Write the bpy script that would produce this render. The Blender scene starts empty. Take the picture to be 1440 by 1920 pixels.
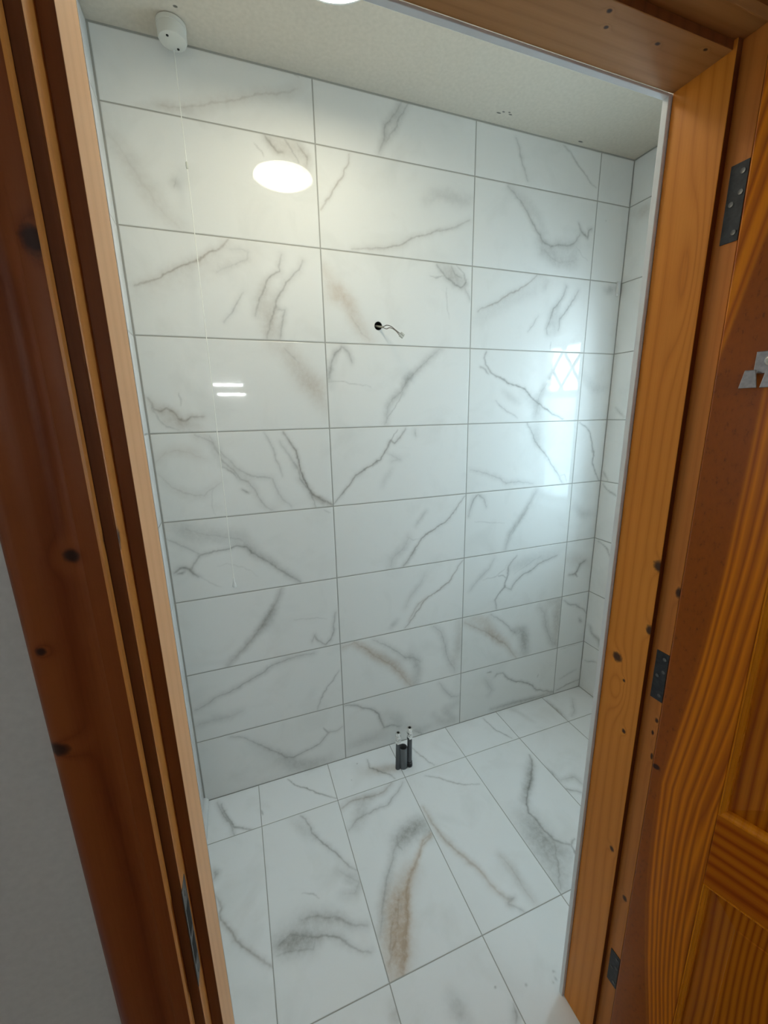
import bpy, bmesh, math
import numpy as np
from mathutils import Vector, Matrix

SC = bpy.context.scene
COL = SC.collection

# ------------------------------------------------------------------ camera
F_PX = 764.21                       # focal length in pixels of the 1440 x 1920 frame
YAW, PITCH, ROLL = 0.348921, 0.236289, -0.020055
CAM = Vector((-0.34639, -1.53226, 1.53627))
def _rot(a, b, c):
    ca, sa, cb, sb, cc, sc = math.cos(a), math.sin(a), math.cos(b), math.sin(b), math.cos(c), math.sin(c)
    R = Matrix(((1, 0, 0), (0, 0, -1), (0, 1, 0)))
    Rz = Matrix(((ca, -sa, 0), (sa, ca, 0), (0, 0, 1)))
    Rx = Matrix(((1, 0, 0), (0, cb, -sb), (0, sb, cb)))
    Rr = Matrix(((cc, -sc, 0), (sc, cc, 0), (0, 0, 1)))
    return Rr @ Rx @ R @ Rz
_R = _rot(YAW, PITCH, ROLL)         # world -> camera (x right, y down, z forward)
_W = _R.transposed() @ Matrix(((1, 0, 0), (0, -1, 0), (0, 0, -1)))
cd = bpy.data.cameras.new('camera')
cam = bpy.data.objects.new('camera', cd)
COL.objects.link(cam)
cam.matrix_world = Matrix.Translation(CAM) @ _W.to_4x4()
cd.sensor_fit = 'HORIZONTAL'
cd.sensor_width = 36.0
cd.lens = F_PX * 36.0 / 1440.0
cd.clip_start = 0.01
SC.camera = cam

# ------------------------------------------------------------------ world, lights, exposure
SC.view_settings.view_transform = 'Standard'
SC.view_settings.look = 'None'
SC.view_settings.gamma = 1.0
SC.view_settings.use_curve_mapping = False
SC.view_settings.exposure = 1.02
w = bpy.data.worlds.new('sky'); SC.world = w
w.use_nodes = True
w.node_tree.nodes['Background'].inputs[0].default_value = (0.62, 0.78, 1.0, 1)
w.node_tree.nodes['Background'].inputs[1].default_value = 0.4

def area(name, loc, rot, sx, sy, power, color):
    l = bpy.data.lights.new(name, 'AREA'); l.shape = 'RECTANGLE'
    l.size, l.size_y, l.energy, l.color = sx, sy, power, color
    o = bpy.data.objects.new(name, l); COL.objects.link(o)
    o.location = loc; o.rotation_euler = rot
    return o
PI = math.pi
# daylight on the shower-room window, and warm fill added at an unseen landing window
area('daylight_bathroom', (1.68, -0.02, 2.25), (0, PI/2, 0), 2.9, 1.90, 240, (0.78, 0.915, 1.0))
area('hall_fill', (-2.05, -1.9, 1.55), (0, -PI/2, 0), 1.1, 0.9, 1.4, (1.0, 0.86, 0.68))

# ------------------------------------------------------------------ dimensions (metres)
XL, XR, YB, YF, ZC = -0.600, 1.376, 0.0, -0.962, 2.565   # tiled room
TW, TH, ZB = 0.5967, 0.300, 0.2875                        # wall tile and the height of its first joint
FX, FY0, FD = -0.0856, -0.1924, 0.5910                    # floor joints
OL, OR, OZ = -0.446, 0.346, 2.008                         # clear opening of the door frame

# ------------------------------------------------------------------ helpers
def tag(o, label=None, cat=None, group=None, kind=None):
    if label: o['label'] = label
    if cat: o['category'] = cat
    if group: o['group'] = group
    if kind: o['kind'] = kind
    return o
def thing(name, label=None, cat=None, loc=(0, 0, 0), group=None, kind=None):
    o = bpy.data.objects.new(name, None); COL.objects.link(o)
    o.location = loc; o.empty_display_size = 0.05
    return tag(o, label, cat, group, kind)
def obj(name, bm, mat, parent=None, smooth=False, bevel=0.0, angle=35):
    me = bpy.data.meshes.new(name)
    bmesh.ops.recalc_face_normals(bm, faces=bm.faces[:])
    bm.to_mesh(me); bm.free()
    o = bpy.data.objects.new(name, me); COL.objects.link(o)
    me.materials.append(mat)
    if smooth:
        for p in me.polygons: p.use_smooth = True
        me.set_sharp_from_angle(angle=math.radians(angle))
    if parent:
        o.parent = parent
        # meshes are built in world space: keep them where they are
        m = Matrix.Identity(4); q = parent
        while q: m = q.matrix_basis @ m; q = q.parent
        me.transform(m.inverted())
    if bevel:
        b = o.modifiers.new('b', 'BEVEL'); b.width = bevel; b.segments = 2; b.limit_method = 'ANGLE'
    return o
def box(bm, x0, x1, y0, y1, z0, z1, M=None):
    vs = [bm.verts.new((x, y, z)) for x in (x0, x1) for y in (y0, y1) for z in (z0, z1)]
    for f in ((0, 1, 3, 2), (4, 6, 7, 5), (0, 4, 5, 1), (2, 3, 7, 6), (0, 2, 6, 4), (1, 5, 7, 3)):
        bm.faces.new([vs[i] for i in f])
    if M: bmesh.ops.transform(bm, matrix=M, verts=vs)
    return vs
def boxes(*bs):
    bm = bmesh.new()
    for b in bs: box(bm, *b)
    return bm
def lathe(bm, prof, c=(0, 0, 0), seg=32, M=None, cap=True):
    rings = []
    for r, z in prof:
        rings.append([bm.verts.new((r*math.cos(2*PI*i/seg), r*math.sin(2*PI*i/seg), z)) for i in range(seg)])
    for a, b in zip(rings, rings[1:]):
        for i in range(seg): bm.faces.new((a[i], a[(i+1) % seg], b[(i+1) % seg], b[i]))
    if cap:
        bm.faces.new(rings[0][::-1]); bm.faces.new(rings[-1])
    vs = [v for r in rings for v in r]
    M = Matrix.Translation(c) @ (M or Matrix.Identity(4))
    bmesh.ops.transform(bm, matrix=M, verts=vs)
    return vs
def tube(bm, pts, r, seg=10):
    pts = [Vector(p) for p in pts]; rings = []; up = Vector((0.3, 0.2, 1)).normalized()
    for i, p in enumerate(pts):
        t = (pts[min(i+1, len(pts)-1)] - pts[max(i-1, 0)]).normalized()
        a = t.cross(up)
        if a.length < 1e-3: a = t.cross(Vector((1, 0, 0)))
        a.normalize(); b = t.cross(a).normalized()
        rr = r[i] if isinstance(r, (list, tuple)) else r
        rings.append([bm.verts.new(p + rr*(a*math.cos(2*PI*k/seg) + b*math.sin(2*PI*k/seg))) for k in range(seg)])
    for A, B in zip(rings, rings[1:]):
        for k in range(seg): bm.faces.new((A[k], A[(k+1) % seg], B[(k+1) % seg], B[k]))
    bm.faces.new(rings[0][::-1]); bm.faces.new(rings[-1])
def spline(pts, n=8):
    pts = [Vector(p) for p in pts]; out = []
    P = [pts[0]] + pts + [pts[-1]]
    for i in range(1, len(P)-2):
        for k in range(n):
            t = k/n
            out.append(0.5*((2*P[i]) + (P[i+1]-P[i-1])*t + (2*P[i-1]-5*P[i]+4*P[i+1]-P[i+2])*t*t + (3*P[i]-P[i-1]-3*P[i+1]+P[i+2])*t**3))
    out.append(pts[-1]); return out
def prism(bm, poly, z0, z1, axis='Z'):
    """closed 2D outline extruded along an axis: Z (x,y), X (y,z)"""
    f = (lambda a, b, t: (a, b, t)) if axis == 'Z' else (lambda a, b, t: (t, a, b))
    A = [bm.verts.new(f(a, b, z0)) for a, b in poly]; B = [bm.verts.new(f(a, b, z1)) for a, b in poly]
    n = len(poly)
    for i in range(n): bm.faces.new((A[i], A[(i+1) % n], B[(i+1) % n], B[i]))
    bm.faces.new(A[::-1]); bm.faces.new(B)
    return A + B

# ------------------------------------------------------------------ materials
class NT:
    def __init__(s, name):
        s.m = bpy.data.materials.new(name); s.m.use_nodes = True
        s.t = s.m.node_tree; s.b = s.t.nodes['Principled BSDF']
    def n(s, typ, **kw):
        nd = s.t.nodes.new(typ)
        for k, v in kw.items(): setattr(nd, k, v)
        return nd
    def link(s, a, b): s.t.links.new(a, b)
    def put(s, sock, v):
        if isinstance(v, bpy.types.NodeSocket): s.link(v, sock)
        else: sock.default_value = v
    def math(s, op, a, b=0.0, c=None, clamp=False):
        nd = s.n('ShaderNodeMath', operation=op); nd.use_clamp = clamp
        s.put(nd.inputs[0], a); s.put(nd.inputs[1], b)
        if c is not None: s.put(nd.inputs[2], c)
        return nd.outputs[0]
    def mix(s, f, a, b, mode='MIX'):
        nd = s.n('ShaderNodeMix', data_type='RGBA', blend_type=mode)
        s.put(nd.inputs[0], f)
        for i, v in ((6, a), (7, b)):
            s.put(nd.inputs[i], v if isinstance(v, bpy.types.NodeSocket) else (*v, 1) if len(v) == 3 else v)
        return nd.outputs[2]
    def obj(s):
        return s.n('ShaderNodeTexCoord').outputs['Object']
    def sep(s, v):
        nd = s.n('ShaderNodeSeparateXYZ'); s.link(v, nd.inputs[0]); return nd.outputs
    def comb(s, x, y, z):
        nd = s.n('ShaderNodeCombineXYZ')
        for i, v in enumerate((x, y, z)): s.put(nd.inputs[i], v)
        return nd.outputs[0]
    def scale(s, v, k):
        nd = s.n('ShaderNodeVectorMath', operation='MULTIPLY'); s.link(v, nd.inputs[0]); nd.inputs[1].default_value = k
        return nd.outputs[0]
    def noise(s, v, scale, detail=3, rough=0.5, dist=0.0):
        nd = s.n('ShaderNodeTexNoise'); s.link(v, nd.inputs['Vector'])
        nd.inputs['Scale'].default_value = scale; nd.inputs['Detail'].default_value = detail
        nd.inputs['Roughness'].default_value = rough; nd.inputs['Distortion'].default_value = dist
        return nd.outputs['Fac']
    def ramp(s, f, stops):
        nd = s.n('ShaderNodeValToRGB'); s.link(f, nd.inputs[0])
        e = nd.color_ramp.elements
        while len(e) < len(stops): e.new(0.5)
        for k, (p, c) in zip(e, stops): k.position = p; k.color = (*c, 1) if len(c) == 3 else c
        return nd.outputs[0]
    def bump(s, h, strength, dist=0.001):
        nd = s.n('ShaderNodeBump'); s.link(h, nd.inputs['Height'])
        nd.inputs['Strength'].default_value = strength; nd.inputs['Distance'].default_value = dist
        s.link(nd.outputs[0], s.b.inputs['Normal'])

def plain(name, color, rough=0.5, metal=0.0, spec=0.5, noise=0.0, nscale=60, bump=0.0, emit=None, es=0):
    t = NT(name); b = t.b
    b.inputs['Roughness'].default_value = rough; b.inputs['Metallic'].default_value = metal
    b.inputs['Specular IOR Level'].default_value = spec
    v = t.obj(); f = t.noise(v, nscale, 4)
    lo = [c*(1-noise) for c in color]; hi = [min(1, c*(1+noise)) for c in color]
    t.link(t.ramp(f, [(0.3, lo), (0.7, hi)]), b.inputs['Base Color'])
    if bump: t.bump(f, bump, 0.002)
    if emit: b.inputs['Emission Color'].default_value = (*emit, 1); b.inputs['Emission Strength'].default_value = es
    return t.m

def tile_mat(name, ua, va, u0, du, v0, dv, bounds, grout=0.0021, rough=0.03, tone=1.0):
    """marble-look porcelain: veins from the mesh's own attribute, joints from object coordinates"""
    t = NT(name); b = t.b
    P = t.sep(t.obj()); u, v = P[ua], P[va]
    def near(c, c0, d):
        a = t.math('ADD', c, -c0 + d*50 + d/2)
        a = t.math('MODULO', a, d)
        return t.math('ABSOLUTE', t.math('SUBTRACT', a, d/2))
    d = t.math('MINIMUM', near(u, u0, du), near(v, v0, dv))
    for c, pos in bounds:
        d = t.math('MINIMUM', d, t.math('SUBTRACT', t.math('ABSOLUTE', t.math('SUBTRACT', (u, v)[c], pos)), 0.0035 if pos == ZC else 0.0005))  # ceiling joint wider: shadow of the silicone painted in with the grout
    g = t.n('ShaderNodeMapRange', interpolation_type='SMOOTHSTEP'); t.link(d, g.inputs[0])
    g.inputs[1].default_value = grout*0.75; g.inputs[2].default_value = grout*1.15
    g.inputs[3].default_value = 1.0; g.inputs[4].default_value = 0.0
    g = g.outputs[0]
    at = t.n('ShaderNodeAttribute', attribute_name='vein')
    ac = t.sep(at.outputs['Vector'])
    co = t.obj()
    fine = t.noise(co, 55, 5, 0.65); big = t.noise(co, 6, 4, 0.55, 0.6)
    core = t.math('MULTIPLY', ac[0], t.math('MULTIPLY_ADD', fine, 1.5, 0.3))
    soft = t.math('MULTIPLY', ac[1], t.math('MULTIPLY_ADD', fine, 1.5, 0.25))
    base = t.mix(t.math('MULTIPLY', t.math('SUBTRACT', big, 0.52, clamp=True), 1.1, clamp=True), (0.885*tone, 0.88*tone**1.3, 0.855*tone**2), (0.66, 0.655, 0.62))
    softc = t.mix(ac[2], (0.37, 0.365, 0.34), (0.60, 0.47, 0.36))
    corec = t.mix(ac[2], (0.22, 0.21, 0.19), (0.40, 0.27, 0.17))
    c = t.mix(t.math('MULTIPLY', soft, 1.75, clamp=True), base, softc)
    c = t.mix(t.math('MULTIPLY', core, 0.95, clamp=True), c, corec)
    c = t.mix(g, c, (0.42, 0.41, 0.375))
    t.link(c, b.inputs['Base Color'])
    t.link(t.math('MULTIPLY_ADD', g, 0.6, rough), b.inputs['Roughness'])
    b.inputs['Specular IOR Level'].default_value = 0.26
    # rounded arrises of the tiles and slightly sunk joints
    e = t.n('ShaderNodeMapRange', interpolation_type='SMOOTHSTEP'); t.link(d, e.inputs[0])
    e.inputs[1].default_value = grout*0.7; e.inputs[2].default_value = grout*2.0
    t.bump(e.outputs[0], 0.6, 0.0015)
    return t.m

def wood_mat(name, across, along, dark, mid, light, freq=42, amp=2.2, contrast=1.0, knots=(), rough=0.28, swirl=None, other=0.0, spec=0.22, stretch=1.0):
    """varnished pine: annual rings cut lengthways; knots bend the rings round them"""
    t = NT(name); b = t.b
    P = t.sep(t.obj())
    ax = t.math('MULTIPLY', P[across[0]], across[1])
    for a, k in zip(across[2::2], across[3::2]): ax = t.math('ADD', ax, t.math('MULTIPLY', P[a], k))
    al = P[along]
    lo = t.comb(t.math('MULTIPLY', ax, 5.0), t.math('MULTIPLY', al, 0.9*stretch), other)
    warp = t.noise(lo, 1.0, 2, 0.5)
    r = t.math('MULTIPLY_ADD', ax, freq, t.math('MULTIPLY', warp, amp*4))
    if swirl:                                        # a cathedral arch in the figure
        for (s0, z0, su, sz, k) in swirl:
            dx = t.math('MULTIPLY', t.math('SUBTRACT', ax, s0), 1/su); dz = t.math('MULTIPLY', t.math('SUBTRACT', al, z0), 1/sz)
            q = t.math('ADD', t.math('MULTIPLY', dx, dx), t.math('MULTIPLY', dz, dz))
            r = t.math('ADD', r, t.math('MULTIPLY', t.math('POWER', 2.718, t.math('MULTIPLY', q, -1)), k))
    kd = None; wob = t.math('MULTIPLY_ADD', t.noise(t.obj(), 160, 2), 1.3, 0.4)
    for (s0, z0, rad, rz) in knots:
        dx = t.math('MULTIPLY', t.math('SUBTRACT', ax, s0), 1/rad); dz = t.math('MULTIPLY', t.math('SUBTRACT', al, z0), 1/rz)
        q = t.math('ADD', t.math('MULTIPLY', dx, dx), t.math('MULTIPLY', dz, dz))
        r = t.math('ADD', r, t.math('MULTIPLY', t.math('POWER', 2.718, t.math('MULTIPLY', q, -0.35)), 0.9))
        q = t.math('MULTIPLY', q, wob)
        kd = q if kd is None else t.math('MINIMUM', kd, q)
    ring = t.math('ABSOLUTE', t.math('SUBTRACT', t.math('FRACT', r), 0.5))
    ring = t.math('MULTIPLY', ring, 2.0)
    ring = t.math('POWER', ring, 2.2)
    fib = t.noise(t.comb(t.math('MULTIPLY', ax, 420), t.math('MULTIPLY', al, 9), other), 1.0, 3, 0.6)
    f = t.math('ADD', t.math('MULTIPLY', ring, 0.72*contrast), t.math('MULTIPLY', fib, 0.30))
    broad = t.noise(lo, 1.7, 2)
    f = t.math('ADD', f, t.math('MULTIPLY', t.math('SUBTRACT', broad, 0.5), 0.5))
    c = t.ramp(f, [(0.10, light), (0.48, mid), (0.98, dark)])
    if kd is not None:
        e = t.n('ShaderNodeMapRange', interpolation_type='SMOOTHSTEP'); t.link(kd, e.inputs[0])
        e.inputs[1].default_value = 0.15; e.inputs[2].default_value = 1.25; e.inputs[3].default_value = 0.94; e.inputs[4].default_value = 0.0
        c = t.mix(e.outputs[0], c, (0.030, 0.012, 0.007))
    t.link(c, b.inputs['Base Color'])
    t.link(t.math('MULTIPLY_ADD', fib, 0.16, rough), b.inputs['Roughness'])
    b.inputs['Specular IOR Level'].default_value = spec
    t.bump(fib, 0.12, 0.0006)
    return t.m

def stile_mat(name, dark, mid, light, heart):
    """flat-sawn door stile: a plain heart with the rings running out on both sides of it"""
    t = NT(name); b = t.b; P = t.sep(t.obj()); s, z = P[0], P[2]
    lo = t.comb(t.math('MULTIPLY', s, 6.0), t.math('MULTIPLY', z, 1.6), 2.0); warp = t.math('SUBTRACT', t.noise(lo, 1.0, 2), 0.5)
    s2 = t.math('MULTIPLY_ADD', warp, 0.012, s)
    low = t.math('MAXIMUM', t.math('SUBTRACT', 0.86, z), 0.0)
    h_ = t.math('MAXIMUM', t.math('SUBTRACT', z, 0.86), 0.0)
    c1 = t.math('ADD', t.math('MULTIPLY_ADD', h_, 0.11, 0.017), t.math('SUBTRACT', t.math('MULTIPLY', t.math('MULTIPLY', low, low), 0.14), t.math('MULTIPLY', t.math('MULTIPLY', h_, h_), 0.075)))
    d1 = t.math('SUBTRACT', s2, c1)
    d2 = t.math('SUBTRACT', t.math('MULTIPLY', t.math('SUBTRACT', z, 1.60), 0.18), s2)
    d = t.math('MAXIMUM', d1, d2)
    fr = t.math('MULTIPLY_ADD', low, 90.0, 82.0)
    r = t.math('MULTIPLY', d, fr)
    r = t.math('ADD', r, t.math('MULTIPLY', warp, 0.9))
    r = t.math('ADD', r, t.math('MULTIPLY', t.noise(t.comb(t.math('MULTIPLY', d, 38.0), t.math('MULTIPLY', z, 0.7), 5.0), 1.0, 2), 2.6))
    ring = t.math('POWER', t.math('MULTIPLY', t.math('ABSOLUTE', t.math('SUBTRACT', t.math('FRACT', r), 0.5)), 2.0), 1.25)
    fib = t.noise(t.comb(t.math('MULTIPLY', s, 420), t.math('MULTIPLY', z, 9), 0.0), 1.0, 3, 0.6)
    fleck = t.noise(t.comb(t.math('MULTIPLY', s, 160), t.math('MULTIPLY', z, 70), 0.0), 1.0, 3, 0.7)
    f = t.math('ADD', t.math('MULTIPLY', ring, 0.70), t.math('MULTIPLY', fib, 0.25))
    c = t.ramp(f, [(0.10, light), (0.50, mid), (0.98, dark)])
    h = t.ramp(fleck, [(0.28, [k*0.6 for k in heart]), (0.42, heart), (0.8, [k*1.15 for k in heart])])
    e = t.n('ShaderNodeMapRange', interpolation_type='SMOOTHSTEP'); t.link(d, e.inputs[0])
    e.inputs[1].default_value = -0.006; e.inputs[2].default_value = 0.006
    c = t.mix(e.outputs[0], h, c)
    dx = t.math('MULTIPLY', t.math('SUBTRACT', s, 0.006), 1/0.007); dz = t.math('MULTIPLY', t.math('SUBTRACT', z, 0.884), 1/0.006)
    q = t.math('ADD', t.math('MULTIPLY', dx, dx), t.math('MULTIPLY', dz, dz))
    e = t.n('ShaderNodeMapRange', interpolation_type='SMOOTHSTEP'); t.link(q, e.inputs[0])
    e.inputs[1].default_value = 0.3; e.inputs[2].default_value = 1.3; e.inputs[3].default_value = 0.95; e.inputs[4].default_value = 0.0
    c = t.mix(e.outputs[0], c, (0.02, 0.005, 0.003))
    t.link(c, b.inputs['Base Color'])
    t.link(t.math('MULTIPLY_ADD', fib, 0.14, 0.26), b.inputs['Roughness'])
    t.bump(fib, 0.10, 0.0006)
    return t.m

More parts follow.
